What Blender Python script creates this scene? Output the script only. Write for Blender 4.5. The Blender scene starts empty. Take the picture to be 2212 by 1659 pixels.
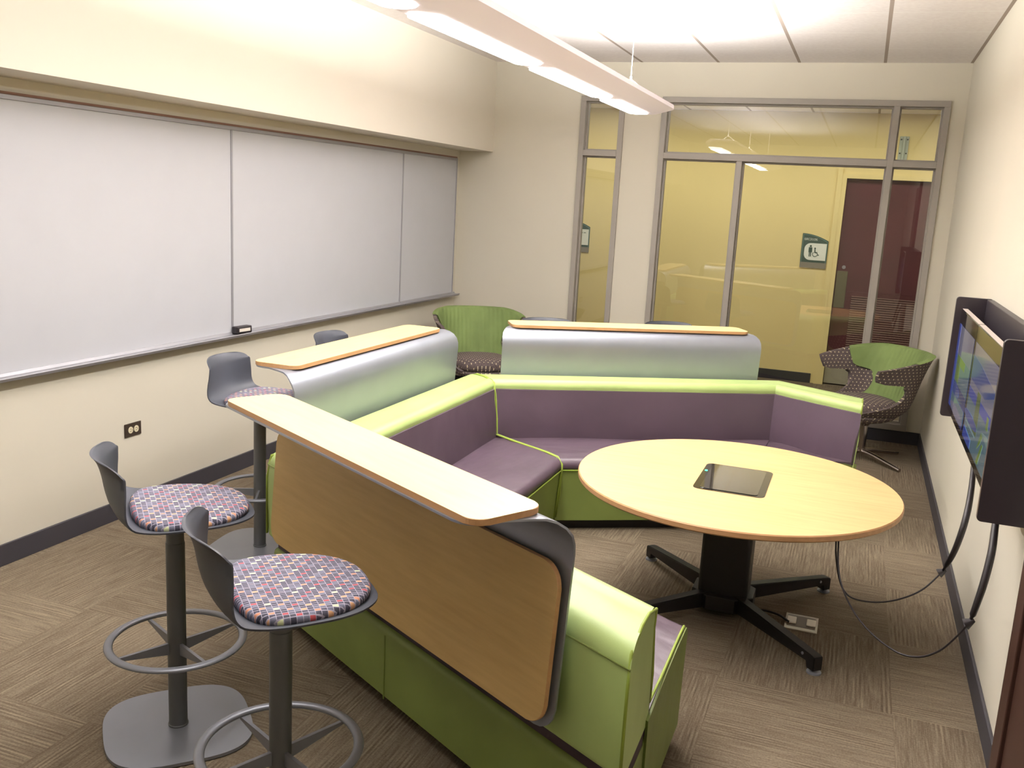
import bpy, bmesh, math, random
from mathutils import Vector, Matrix
random.seed(4)
SC = bpy.context.scene
COL = SC.collection
PI = math.pi

# ------------------------------------------------------------------ materials
def lin(c):
    out = []
    for v in c:
        v = v / 255.0
        out.append(v / 12.92 if v <= 0.04045 else ((v + 0.055) / 1.055) ** 2.4)
    return (out[0], out[1], out[2], 1.0)

class NT:
    def __init__(s, name):
        s.m = bpy.data.materials.new(name); s.m.use_nodes = True
        s.t = s.m.node_tree; s.n = s.t.nodes; s.l = s.t.links
        s.b = s.n['Principled BSDF']
    def new(s, ty, **k):
        n = s.n.new(ty)
        for a, v in k.items(): setattr(n, a, v)
        return n
    def link(s, a, b): s.l.new(a, b)
    def val(s, sock, v):
        if hasattr(v, 'is_output') or isinstance(v, bpy.types.NodeSocket): s.link(v, sock)
        else: sock.default_value = v
    def math(s, op, a, b=0.0, c=0.0):
        n = s.new('ShaderNodeMath', operation=op)
        s.val(n.inputs[0], a); s.val(n.inputs[1], b)
        if op in ('MULTIPLY_ADD', 'COMPARE'): s.val(n.inputs[2], c)
        return n.outputs[0]
    def mix(s, f, a, b):
        n = s.new('ShaderNodeMix', data_type='RGBA')
        s.val(n.inputs['Factor'], f); s.val(n.inputs['A'], a) if False else None
        s.val(n.inputs[6], a); s.val(n.inputs[7], b)
        return n.outputs[2]
    def coord(s, which='Object'):
        return s.new('ShaderNodeTexCoord').outputs[which]
    def pos(s): return s.new('ShaderNodeNewGeometry').outputs['Position']
    def mapping(s, v, scale=(1, 1, 1), rot=(0, 0, 0), loc=(0, 0, 0)):
        n = s.new('ShaderNodeMapping'); s.link(v, n.inputs[0])
        n.inputs['Scale'].default_value = scale; n.inputs['Rotation'].default_value = rot
        n.inputs['Location'].default_value = loc
        return n.outputs[0]
    def noise(s, v, scale=5, detail=3, rough=0.5):
        n = s.new('ShaderNodeTexNoise'); s.link(v, n.inputs['Vector'])
        n.inputs['Scale'].default_value = scale; n.inputs['Detail'].default_value = detail
        n.inputs['Roughness'].default_value = rough
        return n.outputs['Fac']
    def ramp(s, f, stops):
        n = s.new('ShaderNodeValToRGB'); s.link(f, n.inputs[0])
        e = n.color_ramp.elements
        while len(e) < len(stops): e.new(0.5)
        for el, (p, c) in zip(e, stops): el.position = p; el.color = c
        return n.outputs[0]
    def bump(s, h, strength=0.2, dist=0.01):
        n = s.new('ShaderNodeBump'); s.link(h, n.inputs['Height'])
        n.inputs['Strength'].default_value = strength; n.inputs['Distance'].default_value = dist
        s.link(n.outputs[0], s.b.inputs['Normal'])

def simple(name, rgb, rough=0.5, metal=0.0, var=0.04, vscale=6, bump=0.0, bscale=200, spec=0.5, coat=0.0):
    t = NT(name); c = lin(rgb)
    v = t.coord('Object')
    lo = tuple(x * (1 - var) for x in c[:3]) + (1,); hi = tuple(min(1, x * (1 + var)) for x in c[:3]) + (1,)
    t.link(t.ramp(t.noise(v, vscale, 3), [(0.3, lo), (0.7, hi)]), t.b.inputs['Base Color'])
    t.b.inputs['Roughness'].default_value = rough; t.b.inputs['Metallic'].default_value = metal
    t.b.inputs['Specular IOR Level'].default_value = spec
    t.b.inputs['Coat Weight'].default_value = coat
    if bump: t.bump(t.noise(v, bscale, 2), bump, 0.002)
    return t.m

def emis(name, rgb, strength):
    t = NT(name); c = lin(rgb)
    t.b.inputs['Base Color'].default_value = c
    t.b.inputs['Emission Color'].default_value = c
    t.b.inputs['Emission Strength'].default_value = strength
    t.b.inputs['Roughness'].default_value = 0.5
    return t.m

def wood(name, rgb, rough=0.35):
    t = NT(name); c = lin(rgb); v = t.mapping(t.coord('Object'), (2, 22, 22))
    a = t.noise(v, 2.2, 5, 0.6); b = t.noise(t.mapping(t.coord('Object'), (1.5, 3, 3)), 1.5, 2)
    f = t.math('MULTIPLY_ADD', a, 0.7, t.math('MULTIPLY', b, 0.3))
    lo = (c[0] * .88, c[1] * .85, c[2] * .8, 1); hi = (min(1, c[0] * 1.07), min(1, c[1] * 1.07), min(1, c[2] * 1.08), 1)
    t.link(t.ramp(f, [(0.32, lo), (0.68, hi)]), t.b.inputs['Base Color'])
    t.b.inputs['Roughness'].default_value = rough
    t.b.inputs['Specular IOR Level'].default_value = 0.5
    return t.m

def leather(name, rgb, rough=0.42, wr=0.35):
    t = NT(name); c = lin(rgb); v = t.coord('Object')
    lo = tuple(x * .88 for x in c[:3]) + (1,); hi = tuple(min(1, x * 1.1) for x in c[:3]) + (1,)
    t.link(t.ramp(t.noise(v, 3, 3), [(0.3, lo), (0.7, hi)]), t.b.inputs['Base Color'])
    t.b.inputs['Roughness'].default_value = rough
    w = t.noise(t.mapping(v, (1.2, 3.0, 1.2), (0, 0, 0.4)), 3.2, 2, 0.45)
    g = t.noise(v, 260, 2)
    t.bump(t.math('MULTIPLY_ADD', g, 0.03, w), wr, 0.03)
    return t.m

def carpet():
    t = NT('carpet_tiles'); p = t.pos()
    sep = t.new('ShaderNodeSeparateXYZ'); t.link(p, sep.inputs[0])
    x, y = sep.outputs[0], sep.outputs[1]
    T = 0.61
    ix = t.math('FLOOR', t.math('DIVIDE', t.math('ADD', x, 20.42), T)); iy = t.math('FLOOR', t.math('DIVIDE', t.math('ADD', y, 20.25), T))
    par = t.math('MODULO', t.math('ADD', ix, iy), 2.0)
    cell = t.new('ShaderNodeCombineXYZ'); t.link(ix, cell.inputs[0]); t.link(iy, cell.inputs[1])
    wn = t.new('ShaderNodeTexWhiteNoise', noise_dimensions='2D'); t.link(cell.outputs[0], wn.inputs['Vector'])
    def streak(sx, sy, sc):
        return t.noise(t.mapping(p, (sx, sy, 1)), sc, 3, 0.6)
    sel = lambda a, b: t.math('ADD', t.math('MULTIPLY', par, a), t.math('MULTIPLY', t.math('SUBTRACT', 1.0, par), b))
    fine = sel(streak(10, 260, 1.0), streak(260, 10, 1.0))
    coarse = sel(streak(3.5, 60, 1.0), streak(60, 3.5, 1.0))
    # tufted rows 13 mm apart that fade in and out along their length
    row = sel(t.math('SINE', t.math('MULTIPLY', y, 2 * PI / 0.0152)), t.math('SINE', t.math('MULTIPLY', x, 2 * PI / 0.0152)))
    gate = t.math('MAXIMUM', 0.0, t.math('SUBTRACT', sel(streak(2.6, 14, 1.3), streak(14, 2.6, 1.3)), 0.44))
    big = t.noise(p, 1.3, 3)
    f = t.math('MULTIPLY_ADD', fine, 0.36, t.math('MULTIPLY', coarse, 0.34))
    f = t.math('ADD', f, t.math('MULTIPLY', t.noise(p, 150, 3), 0.30))
    f = t.math('ADD', f, t.math('MULTIPLY', t.math('MULTIPLY', row, gate), 0.46))
    f = t.math('ADD', f, t.math('MULTIPLY', t.math('SUBTRACT', wn.outputs['Value'], 0.5), 0.07))
    f = t.math('ADD', f, t.math('MULTIPLY', t.math('SUBTRACT', big, 0.5), 0.16))
    c = t.ramp(f, [(0.30, lin((76, 66, 54))), (0.44, lin((97, 86, 71))), (0.54, lin((113, 102, 86))), (0.70, lin((138, 126, 107)))])
    t.link(c, t.b.inputs['Base Color'])
    t.b.inputs['Roughness'].default_value = 0.95; t.b.inputs['Specular IOR Level'].default_value = 0.15
    t.bump(t.math('ADD', fine, t.noise(p, 500, 1)), 0.35, 0.004)
    return t.m

def ceiling_mat():
    t = NT('ceiling_tiles'); p = t.pos()
    sep = t.new('ShaderNodeSeparateXYZ'); t.link(p, sep.inputs[0])
    T = 0.61
    fx = t.math('FRACT', t.math('DIVIDE', t.math('ADD', sep.outputs[0], 0.5928 + T * 20), T))
    fy = t.math('FRACT', t.math('DIVIDE', t.math('ADD', sep.outputs[1], 0.6271 + T * 20), T))
    dx = t.math('MINIMUM', fx, t.math('SUBTRACT', 1.0, fx)); dy = t.math('MINIMUM', fy, t.math('SUBTRACT', 1.0, fy))
    lx = t.math('LESS_THAN', dx, 0.018); ly = t.math('LESS_THAN', dy, 0.008)
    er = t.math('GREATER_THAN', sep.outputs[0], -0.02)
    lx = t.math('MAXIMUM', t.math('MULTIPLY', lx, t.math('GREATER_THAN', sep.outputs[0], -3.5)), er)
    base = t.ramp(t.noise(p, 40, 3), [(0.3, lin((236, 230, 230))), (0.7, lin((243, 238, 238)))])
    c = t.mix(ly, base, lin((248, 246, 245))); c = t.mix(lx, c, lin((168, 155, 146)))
    t.link(c, t.b.inputs['Base Color']); t.b.inputs['Roughness'].default_value = 0.9
    t.bump(t.noise(p, 300, 2), 0.1, 0.002)
    return t.m

def mosaic_fabric():
    """navy woven mosaic with scattered salmon, cream and red cells"""
    t = NT('mosaic_fabric'); v = t.mapping(t.coord('Object'), (1, 1, 1), (0, 0, 0.0), (5, 5, 5))
    sep = t.new('ShaderNodeSeparateXYZ'); t.link(v, sep.inputs[0])
    a, b = 0.0150, 0.0095
    gx = t.math('DIVIDE', sep.outputs[0], a); gy = t.math('DIVIDE', sep.outputs[1], b)
    ix = t.math('FLOOR', gx); iy = t.math('FLOOR', gy); fx = t.math('FRACT', gx); fy = t.math('FRACT', gy)
    cell = t.new('ShaderNodeCombineXYZ'); t.link(ix, cell.inputs[0]); t.link(iy, cell.inputs[1])
    wn = t.new('ShaderNodeTexWhiteNoise', noise_dimensions='2D'); t.link(cell.outputs[0], wn.inputs['Vector'])
    acc = t.math('LESS_THAN', t.math('MODULO', t.math('ADD', ix, t.math('MULTIPLY', iy, 2.0)), 5.0), 1.0)
    base = t.ramp(wn.outputs['Value'], [(0.0, lin((52, 52, 66))), (0.6, lin((66, 64, 80))), (0.8, lin((96, 98, 116)))])
    n = t.new('ShaderNodeValToRGB'); n.color_ramp.interpolation = 'CONSTANT'; t.link(wn.outputs['Value'], n.inputs[0])
    e = n.color_ramp.elements
    cs = [(0, (190, 132, 104)), (.28, (196, 204, 160)), (.42, (160, 66, 72)), (.66, (196, 150, 112)), (.82, (104, 98, 112))]
    while len(e) < len(cs): e.new(.5)
    for el, (p_, c_) in zip(e, cs): el.position = p_; el.color = lin(c_)
    c = t.mix(acc, base, n.outputs[0])
    ex = t.math('MINIMUM', fx, t.math('SUBTRACT', 1.0, fx)); ey = t.math('MINIMUM', fy, t.math('SUBTRACT', 1.0, fy))
    edge = t.math('MAXIMUM', t.math('LESS_THAN', ex, 0.055), t.math('LESS_THAN', ey, 0.10))
    c = t.mix(edge, c, lin((150, 146, 162)))
    t.link(c, t.b.inputs['Base Color']); t.b.inputs['Roughness'].default_value = 0.85
    t.bump(t.math('SUBTRACT', 1.0, edge), 0.3, 0.002)
    return t.m

def dotted_fabric():
    t = NT('dotted_fabric'); v = t.mapping(t.coord('UV'), (1, 1, 1), (0, 0, 0), (5, 5, 5))
    sep = t.new('ShaderNodeSeparateXYZ'); t.link(v, sep.inputs[0])
    a = 0.034
    u, w = sep.outputs[0], sep.outputs[1]
    gy = t.math('DIVIDE', w, a * 0.7); iy = t.math('FLOOR', gy)
    gx = t.math('ADD', t.math('DIVIDE', u, a), t.math('MULTIPLY', t.math('MODULO', iy, 2.0), 0.5))
    dx = t.math('ABSOLUTE', t.math('SUBTRACT', t.math('FRACT', gx), 0.5)); dy = t.math('ABSOLUTE', t.math('SUBTRACT', t.math('FRACT', gy), 0.5))
    dot = t.math('MULTIPLY', t.math('LESS_THAN', dx, 0.11), t.math('LESS_THAN', dy, 0.16))
    base = t.ramp(t.noise(t.coord('Object'), 120, 3), [(0.35, lin((62, 52, 52))), (0.65, lin((92, 80, 78)))])
    t.link(t.mix(dot, base, lin((196, 184, 150))), t.b.inputs['Base Color'])
    t.b.inputs['Roughness'].default_value = 0.9
    t.bump(t.noise(v, 300, 2), 0.3, 0.002)
    return t.m

def green_mesh_fabric():
    t = NT('green_fabric'); v = t.coord('Object')
    c = t.ramp(t.noise(v, 5, 3), [(0.3, lin((96, 113, 62))), (0.7, lin((112, 131, 74)))])
    t.link(c, t.b.inputs['Base Color']); t.b.inputs['Roughness'].default_value = 0.8
    w = t.new('ShaderNodeTexWave', wave_type='BANDS', bands_direction='Y'); t.link(v, w.inputs['Vector'])
    w.inputs['Scale'].default_value = 9; w.inputs['Distortion'].default_value = 1.2
    t.bump(w.outputs['Fac'], 0.25, 0.01)
    return t.m

def glass_mat():
    t = NT('window_glass')
    t.b.inputs['Base Color'].default_value = (1, 1, 1, 1); t.b.inputs['Roughness'].default_value = 0.0
    tr = t.new('ShaderNodeBsdfTransparent'); tr.inputs[0].default_value = (0.96, 0.97, 0.95, 1)
    gl = t.new('ShaderNodeBsdfGlossy'); gl.inputs['Roughness'].default_value = 0.0
    fr = t.new('ShaderNodeFresnel'); fr.inputs[0].default_value = 1.5
    mx = t.new('ShaderNodeMixShader')
    f = t.math('MINIMUM', t.math('MULTIPLY', fr.outputs[0], 1.35), 1.0)
    t.link(f, mx.inputs[0]); t.link(tr.outputs[0], mx.inputs[1]); t.link(gl.outputs[0], mx.inputs[2])
    out = t.n['Material Output']; t.link(mx.outputs[0], out.inputs[0])
    return t.m

def wall(name, rgb, var=0.02):
    return simple(name, rgb, rough=0.75, var=var, vscale=1.2, bump=0.08, bscale=260, spec=0.25)

M = {}
M['wall'] = wall('cream_wall_paint', (214, 209, 194))
M['wall_lit'] = wall('cream_wall_paint_lit', (224, 218, 204))  # same wall paint, lightened to put the lamp's brightness into the bulkhead colour
M['wall_y'] = wall('yellow_wall_paint', (222, 205, 146))
M['ceiling'] = ceiling_mat()
M['carpet'] = carpet()
M['base'] = simple('charcoal_rubber', (50, 48, 54), 0.55)
M['frame'] = simple('taupe_metal_frame', (150, 144, 136), 0.5, 0.0)
M['glass'] = glass_mat()
M['maple'] = wood('maple_laminate', (246, 198, 140), 0.36)
M['maple2'] = wood('pale_maple_laminate', (244, 217, 156), 0.36)
M['maple_edge'] = wood('maple_edge', (190, 148, 104), 0.5)
M['veneer'] = wood('beech_veneer', (198, 168, 110), 0.5)
M['alu'] = simple('brushed_aluminium', (158, 163, 175), 0.38, 0.65, var=0.03)
M['alu2'] = simple('tray_aluminium', (160, 160, 166), 0.45, 0.5)
M['black'] = simple('black_metal', (26, 23, 24), 0.45, 0.2, bump=0.1)
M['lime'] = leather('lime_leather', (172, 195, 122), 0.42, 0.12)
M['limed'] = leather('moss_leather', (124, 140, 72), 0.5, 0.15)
M['purple'] = leather('purple_leather', (80, 65, 77), 0.4, 0.3)
M['pipe'] = simple('green_piping', (140, 160, 62), 0.5)
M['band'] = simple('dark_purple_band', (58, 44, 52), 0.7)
M['stool'] = simple('charcoal_plastic', (58, 61, 70), 0.5, var=0.03, bump=0.06, bscale=600)
M['steel'] = simple('grey_powdercoat', (134, 137, 146), 0.38, 0.35)
M['column'] = simple('grey_column', (96, 98, 100), 0.42, 0.3)
M['fabric'] = mosaic_fabric()
M['dots'] = dotted_fabric()
M['green'] = green_mesh_fabric()
M['chrome'] = simple('polished_aluminium', (180, 170, 165), 0.18, 1.0)
M['board'] = simple('whiteboard_enamel', (190, 192, 198), 0.28, var=0.01)
M['cork'] = simple('cork_strip', (122, 92, 78), 0.8)
M['white'] = simple('white_plastic', (236, 230, 220), 0.45)
M['ivory'] = simple('ivory_plastic', (226, 216, 186), 0.45)
M['brown'] = simple('dark_brown_door', (56, 32, 24), 0.45)
M['maroon'] = simple('maroon_door', (82, 36, 42), 0.4, var=0.12, vscale=3)
M['louver'] = simple('louver_slats', (128, 100, 92), 0.5)
M['ss'] = simple('satin_steel', (120, 116, 92), 0.35, 0.7)
M['kick'] = simple('kick_plate', (170, 166, 148), 0.4, 0.3)
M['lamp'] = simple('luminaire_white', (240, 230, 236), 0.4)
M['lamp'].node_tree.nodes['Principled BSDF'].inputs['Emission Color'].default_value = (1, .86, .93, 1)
M['lamp'].node_tree.nodes['Principled BSDF'].inputs['Emission Strength'].default_value = .22  # pinkish glow added to brighten the housing, as light through its perforations
M['lamp_em'] = emis('diffuser_glow', (255, 250, 252), 9.0)
M['lamp_up'] = emis('uplight_glow', (255, 246, 246), 4.0)
M['shroud'] = simple('charcoal_shroud', (42, 36, 42), 0.42, bump=0.08, bscale=500)
M['gloss'] = simple('gloss_black', (12, 12, 14), 0.06, coat=0.5)
M['sign_g'] = simple('sign_green', (52, 78, 68), 0.5)
M['sign_w'] = simple('sign_white', (222, 226, 216), 0.5)
M['sign_s'] = simple('sign_grey', (128, 122, 108), 0.5)
M['sign_l'] = simple('sign_line', (120, 160, 150), 0.5)
M['cable'] = simple('black_cable', (24, 18, 22), 0.5)
M['led'] = emis('green_led', (80, 255, 190), 3.0)
M['dglass'] = simple('smoked_glass', (40, 38, 36), 0.05, coat=1.0)
M['clear'] = simple('clear_lid', (158, 146, 130), 0.15)
M['closer'] = simple('grey_bracket', (168, 176, 158), 0.5)

# ------------------------------------------------------------------ helpers
def obj(name, bm, mat, parent=None, smooth=False, angle=None, norm=True):
    if norm: bmesh.ops.recalc_face_normals(bm, faces=bm.faces)
    me = bpy.data.meshes.new(name); bm.to_mesh(me); bm.free()
    mats = mat if isinstance(mat, (list, tuple)) else [mat]
    for m in mats: me.materials.append(m)
    if smooth:
        for p in me.polygons: p.use_smooth = True
        if angle is not None:
            try: me.set_sharp_from_angle(angle=angle)
            except Exception: pass
    o = bpy.data.objects.new(name, me); COL.objects.link(o)
    if parent: o.parent = parent
    return o

def thing(name, label, cat, loc=(0, 0, 0), rz=0.0, group=None):
    o = bpy.data.objects.new(name, None); COL.objects.link(o)
    o.empty_display_size = 0.1
    o.location = loc; o.rotation_euler = (0, 0, rz)
    o['label'] = label; o['category'] = cat
    if group: o['group'] = group
    return o
def tag(o, label, cat, group=None):
    o['label'] = label; o['category'] = cat
    if group: o['group'] = group
    return o
def struct(name, bm, mat, parent=None, **k):
    o = obj(name, bm, mat, parent, **k)
    if not parent: o['kind'] = 'structure'
    return o
def structe(name, loc=(0, 0, 0)):
    o = bpy.data.objects.new(name, None); COL.objects.link(o); o.location = loc; o['kind'] = 'structure'; return o

def box(bm, x0, x1, y0, y1, z0, z1, bev=0.0, mi=0, seg=2):
    vs = [bm.verts.new((x, y, z)) for x in (x0, x1) for y in (y0, y1) for z in (z0, z1)]
    idx = [(0, 1, 3, 2), (4, 6, 7, 5), (0, 4, 5, 1), (2, 3, 7, 6), (0, 2, 6, 4), (1, 5, 7, 3)]
    fs = [bm.faces.new([vs[i] for i in f]) for f in idx]
    for f in fs: f.material_index = mi
    if bev:
        es = list({e for f in fs for e in f.edges})
        r = bmesh.ops.bevel(bm, geom=es, offset=bev, segments=seg, affect='EDGES', profile=0.5)
        for f in r['faces']: f.material_index = mi
    return vs
def B(*a, **k):
    bm = bmesh.new(); box(bm, *a, **k); return bm

def prism(bm, pts, z0, z1, bev=0.0, seg=2, mi=0):
    """closed outline of (x,y) extruded from z0 to z1"""
    lo = [bm.verts.new((x, y, z0)) for x, y in pts]; hi = [bm.verts.new((x, y, z1)) for x, y in pts]
    n = len(pts)
    f1 = bm.faces.new(lo[::-1]); f2 = bm.faces.new(hi)
    fs = [f1, f2] + [bm.faces.new((lo[i], lo[(i + 1) % n], hi[(i + 1) % n], hi[i])) for i in range(n)]
    for f in fs: f.material_index = mi
    if bev:
        es = list(set(f1.edges) | set(f2.edges))
        r = bmesh.ops.bevel(bm, geom=es, offset=bev, segments=seg, affect='EDGES', profile=0.5)
        for f in r['faces']: f.material_index = mi

def rrect(x0, x1, y0, y1, r, n=6):
    pts = []
    for cx, cy, a0 in ((x1 - r, y1 - r, 0), (x0 + r, y1 - r, 90), (x0 + r, y0 + r, 180), (x1 - r, y0 + r, 270)):
        for i in range(n + 1):
            a = math.radians(a0 + 90 * i / n); pts.append((cx + r * math.cos(a), cy + r * math.sin(a)))
    return pts
def superell(a, b, e, n=64):
    out = []
    for i in range(n):
        t = 2 * PI * i / n; c, s = math.cos(t), math.sin(t)
        out.append((a * math.copysign(abs(c) ** (2 / e), c), b * math.copysign(abs(s) ** (2 / e), s)))
    return out
def lathe(bm, prof, n=32, cx=0, cy=0, cap=True):
    rings = [[bm.verts.new((cx + r * math.cos(2 * PI * i / n), cy + r * math.sin(2 * PI * i / n), z)) for i in range(n)] for r, z in prof]
    for a, b in zip(rings, rings[1:]):
        for i in range(n): bm.faces.new((a[i], a[(i + 1) % n], b[(i + 1) % n], b[i]))
    if cap: bm.faces.new(rings[0][::-1]); bm.faces.new(rings[-1])
def torus(bm, R, r, z, rz=None, n=64, m=12):
    rz = rz or r
    g = [[bm.verts.new(((R + r * math.cos(2 * PI * j / m)) * math.cos(2 * PI * i / n), (R + r * math.cos(2 * PI * j / m)) * math.sin(2 * PI * i / n), z + rz * math.sin(2 * PI * j / m))) for j in range(m)] for i in range(n)]
    for i in range(n):
        for j in range(m): bm.faces.new((g[i][j], g[(i + 1) % n][j], g[(i + 1) % n][(j + 1) % m], g[i][(j + 1) % m]))
def catmull(P, k=6):
    P = [Vector(p) for p in P]; Q = [P[0] * 2 - P[1]] + P + [P[-1] * 2 - P[-2]]; out = []
    for i in range(1, len(Q) - 2):
        for j in range(k):
            t = j / k; a, b, c, d = Q[i - 1], Q[i], Q[i + 1], Q[i + 2]
            out.append(0.5 * ((2 * b) + (c - a) * t + (2 * a - 5 * b + 4 * c - d) * t * t + (3 * b - a - 3 * c + d) * t ** 3))
    out.append(P[-1]); return out
def tube(bm, P, r, m=10, smoothk=0, mi=0):
    P = catmull(P, smoothk) if smoothk else [Vector(p) for p in P]
    n = len(P); rings = []
    up = Vector((0, 0, 1)); prev = None
    for i, p in enumerate(P):
        d = (P[min(i + 1, n - 1)] - P[max(i - 1, 0)]).normalized()
        a = prev if prev is not None else (up if abs(d.z) < 0.9 else Vector((1, 0, 0)))
        x = (a - d * a.dot(d)); x = x.normalized() if x.length > 1e-6 else d.orthogonal().normalized()
        prev = x; y = d.cross(x)
        rr = r(i / (n - 1)) if callable(r) else r
        rings.append([bm.verts.new(p + (x * math.cos(2 * PI * j / m) + y * math.sin(2 * PI * j / m)) * rr) for j in range(m)])
    for a, b in zip(rings, rings[1:]):
        for j in range(m):
            f = bm.faces.new((a[j], a[(j + 1) % m], b[(j + 1) % m], b[j])); f.material_index = mi
    bm.faces.new(rings[0][::-1]).material_index = mi; bm.faces.new(rings[-1]).material_index = mi
def grid(bm, G, closed_u=False, flip=False):
    V = [[bm.verts.new(p) for p in row] for row in G]
    for i in range(len(V) - 1):
        for j in range(len(V[0]) - 1):
            q = (V[i][j], V[i + 1][j], V[i + 1][j + 1], V[i][j + 1])
            try: bm.faces.new(q[::-1] if flip else q)
            except ValueError: pass
    return V
def thick_grid(bm, G, H):
    """two matching grids G (one skin) and H (other skin) closed round the rim"""
    A = grid(bm, G); Bq = grid(bm, H, flip=True)
    nu, nv = len(G), len(G[0])
    rim = [(i, 0) for i in range(nu)] + [(nu - 1, j) for j in range(1, nv)] + [(i, nv - 1) for i in range(nu - 2, -1, -1)] + [(0, j) for j in range(nv - 2, 0, -1)]
    for k in range(len(rim)):
        a, b = rim[k], rim[(k + 1) % len(rim)]
        try: bm.faces.new((A[a[0]][a[1]], A[b[0]][b[1]], Bq[b[0]][b[1]], Bq[a[0]][a[1]]))
        except ValueError: pass
def uvmap(bm, fn):
    L = bm.loops.layers.uv.new('UVMap')
    for f in bm.faces:
        for l in f.loops: l[L].uv = fn(l.vert.co)
def uv_wrap(co):
    a = abs(math.atan2(co.y, -co.x)) if co.x < 0 else PI / 2
    u = (a * .34 + max(0, co.x)) * (1 if co.y > 0 else -1)
    return (u, co.z)
def copy_tree(o, parent=None):
    c = o.copy(); COL.objects.link(c); c.parent = parent
    for ch in [x for x in bpy.data.objects if x.parent == o]: copy_tree(ch, c)
    return c

# ------------------------------------------------------------------ dimensions of the room
XL, XB, ZB, H = -3.991, -3.679, 2.098, 2.843
YF = -9.2           # wall behind the camera
YC = 2.311          # yellow wall across the corridor
HC = 2.71           # corridor ceiling

# floor runs under the glazed wall into the corridor
struct('floor', B(-7.2, 3.0, YF - .12, YC + .12, -0.08, 0), M['carpet'])
struct('ceiling', B(XL - .12, .12, YF - .12, .12, H, H + .08), M['ceiling'])
struct('ceiling', B(-7.2, 3.0, .12, YC + .12, HC, HC + .08), M['ceiling'])
struct('wall_left', B(XL - .12, XL, YF - .12, 0, 0, H), M['wall'])
struct('wall_right', B(0, .12, YF - .12, 0, 0, H), M['wall'])
struct('wall_front', B(XL, 0, YF - .12, YF, 0, H), M['wall'])
# bulkhead above the whiteboard
struct('trim_1', B(XL, XB, YF, 0, ZB, H), M['wall_lit'])['label'] = 'cream bulkhead above the whiteboard'
# back wall with two glazed openings
SX0, SX1, WX0, WX1, ZS, ZT = -2.907, -2.535, -2.2285, -0.1073, 0.10, 2.578
bm = bmesh.new()
for a in ((XL - .12, SX0, 0, H), (SX1, WX0, 0, H), (WX1, .12, 0, H), (SX0, SX1, ZT, H), (WX0, WX1, ZT, H), (SX0, SX1, 0, ZS), (WX0, WX1, 0, ZS)):
    box(bm, a[0], a[1], 0, .12, a[2], a[3])
struct('wall_back', bm, M['wall'])
# corridor shell
bm = bmesh.new()
DX0, DX1 = -0.86, 0.16
box(bm, -7.2, DX0, YC, YC + .12, 0, HC); box(bm, DX1, 3.0, YC, YC + .12, 0, HC); box(bm, DX0, DX1, YC, YC + .12, 2.13, HC)
struct('wall_corridor', bm, M['wall_y'])
struct('wall_corridor_left', B(-7.2, -7.08, .12, YC, 0, HC), M['wall_y'])
struct('wall_corridor_right', B(2.88, 3.0, .12, YC, 0, HC), M['wall_y'])
bm = bmesh.new(); box(bm, -7.2, XL - .12, 0, .12, 0, HC); box(bm, .12, 3.0, 0, .12, 0, HC)
struct('wall_corridor_near', bm, M['wall'])
# baseboards
struct('baseboard_left', B(XL, XL + .012, YF, 0, 0, .0985, bev=.003), M['base'])
struct('baseboard_right', B(-.012, 0, -4.735, 0, 0, .0985, bev=.003), M['base'])
struct('baseboard_back', B(XL + .012, -.012, -.012, 0, 0, .0985, bev=.003), M['base'])
struct('baseboard_corridor', B(-7.0, -.94, YC - .012, YC, 0, .10, bev=.003), M['base'])

# glazing frames
FW = .044
def window(name, x0, x1, mulls, label):
    w = structe(name); w['label'] = label
    bm = bmesh.new(); y0, y1 = -.022, .10
    box(bm, x0, x1, y0, y1, ZT - FW, ZT, bev=.002); box(bm, x0, x1, y0, y1, ZS, ZS + .05, bev=.002)
    box(bm, x0, x0 + FW, y0, y1, ZS + .05, ZT - FW, bev=.002); box(bm, x1 - FW, x1, y0, y1, ZS + .05, ZT - FW, bev=.002)
    xs = [x0 + FW]
    for (a, full) in mulls:
        box(bm, a, a + FW, y0 + .001, y1 - .001, ZS + .05, ZT - FW if full else 2.097, bev=.002)
        # glazing stops
    fulls = [a for a, f in mulls if f]
    spans = []; last = x0 + FW
    for a in fulls: spans.append((last, a)); last = a + FW
    spans.append((last, x1 - FW))
    for a, b in spans: box(bm, a, b, y0 + .0005, y1 - .0005, 2.097, 2.143, bev=.002)
    obj('window_frame', bm, M['frame'], w)
    # panes
    def pane(a, b, z0, z1):
        obj('glass_pane', B(a, b, .052, .058, z0, z1), M['glass'], w)
        bm = bmesh.new()
        for q in ((a, b, z0, z0 + .012), (a, b, z1 - .012, z1), (a, a + .012, z0 + .012, z1 - .012), (b - .012, b, z0 + .012, z1 - .012)):
            box(bm, q[0], q[1], .034, .076, q[2], q[3])
        obj('glazing_bead', bm, M['frame'], w)
    for a, b in spans: pane(a, b, 2.143, ZT - FW)
    edges = [x0 + FW]
    for a, f in mulls: edges += [a, a + FW]
    edges.append(x1 - FW)
    for i in range(0, len(edges), 2): pane(edges[i], edges[i + 1], ZS + .05, 2.097)
    return w
window('window_1', SX0, SX1, [], 'narrow sidelight window in taupe frame')
window('window_2', WX0, WX1, [(-1.60, False), (-.493, True)], 'wide glazed partition in taupe frame')

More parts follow.
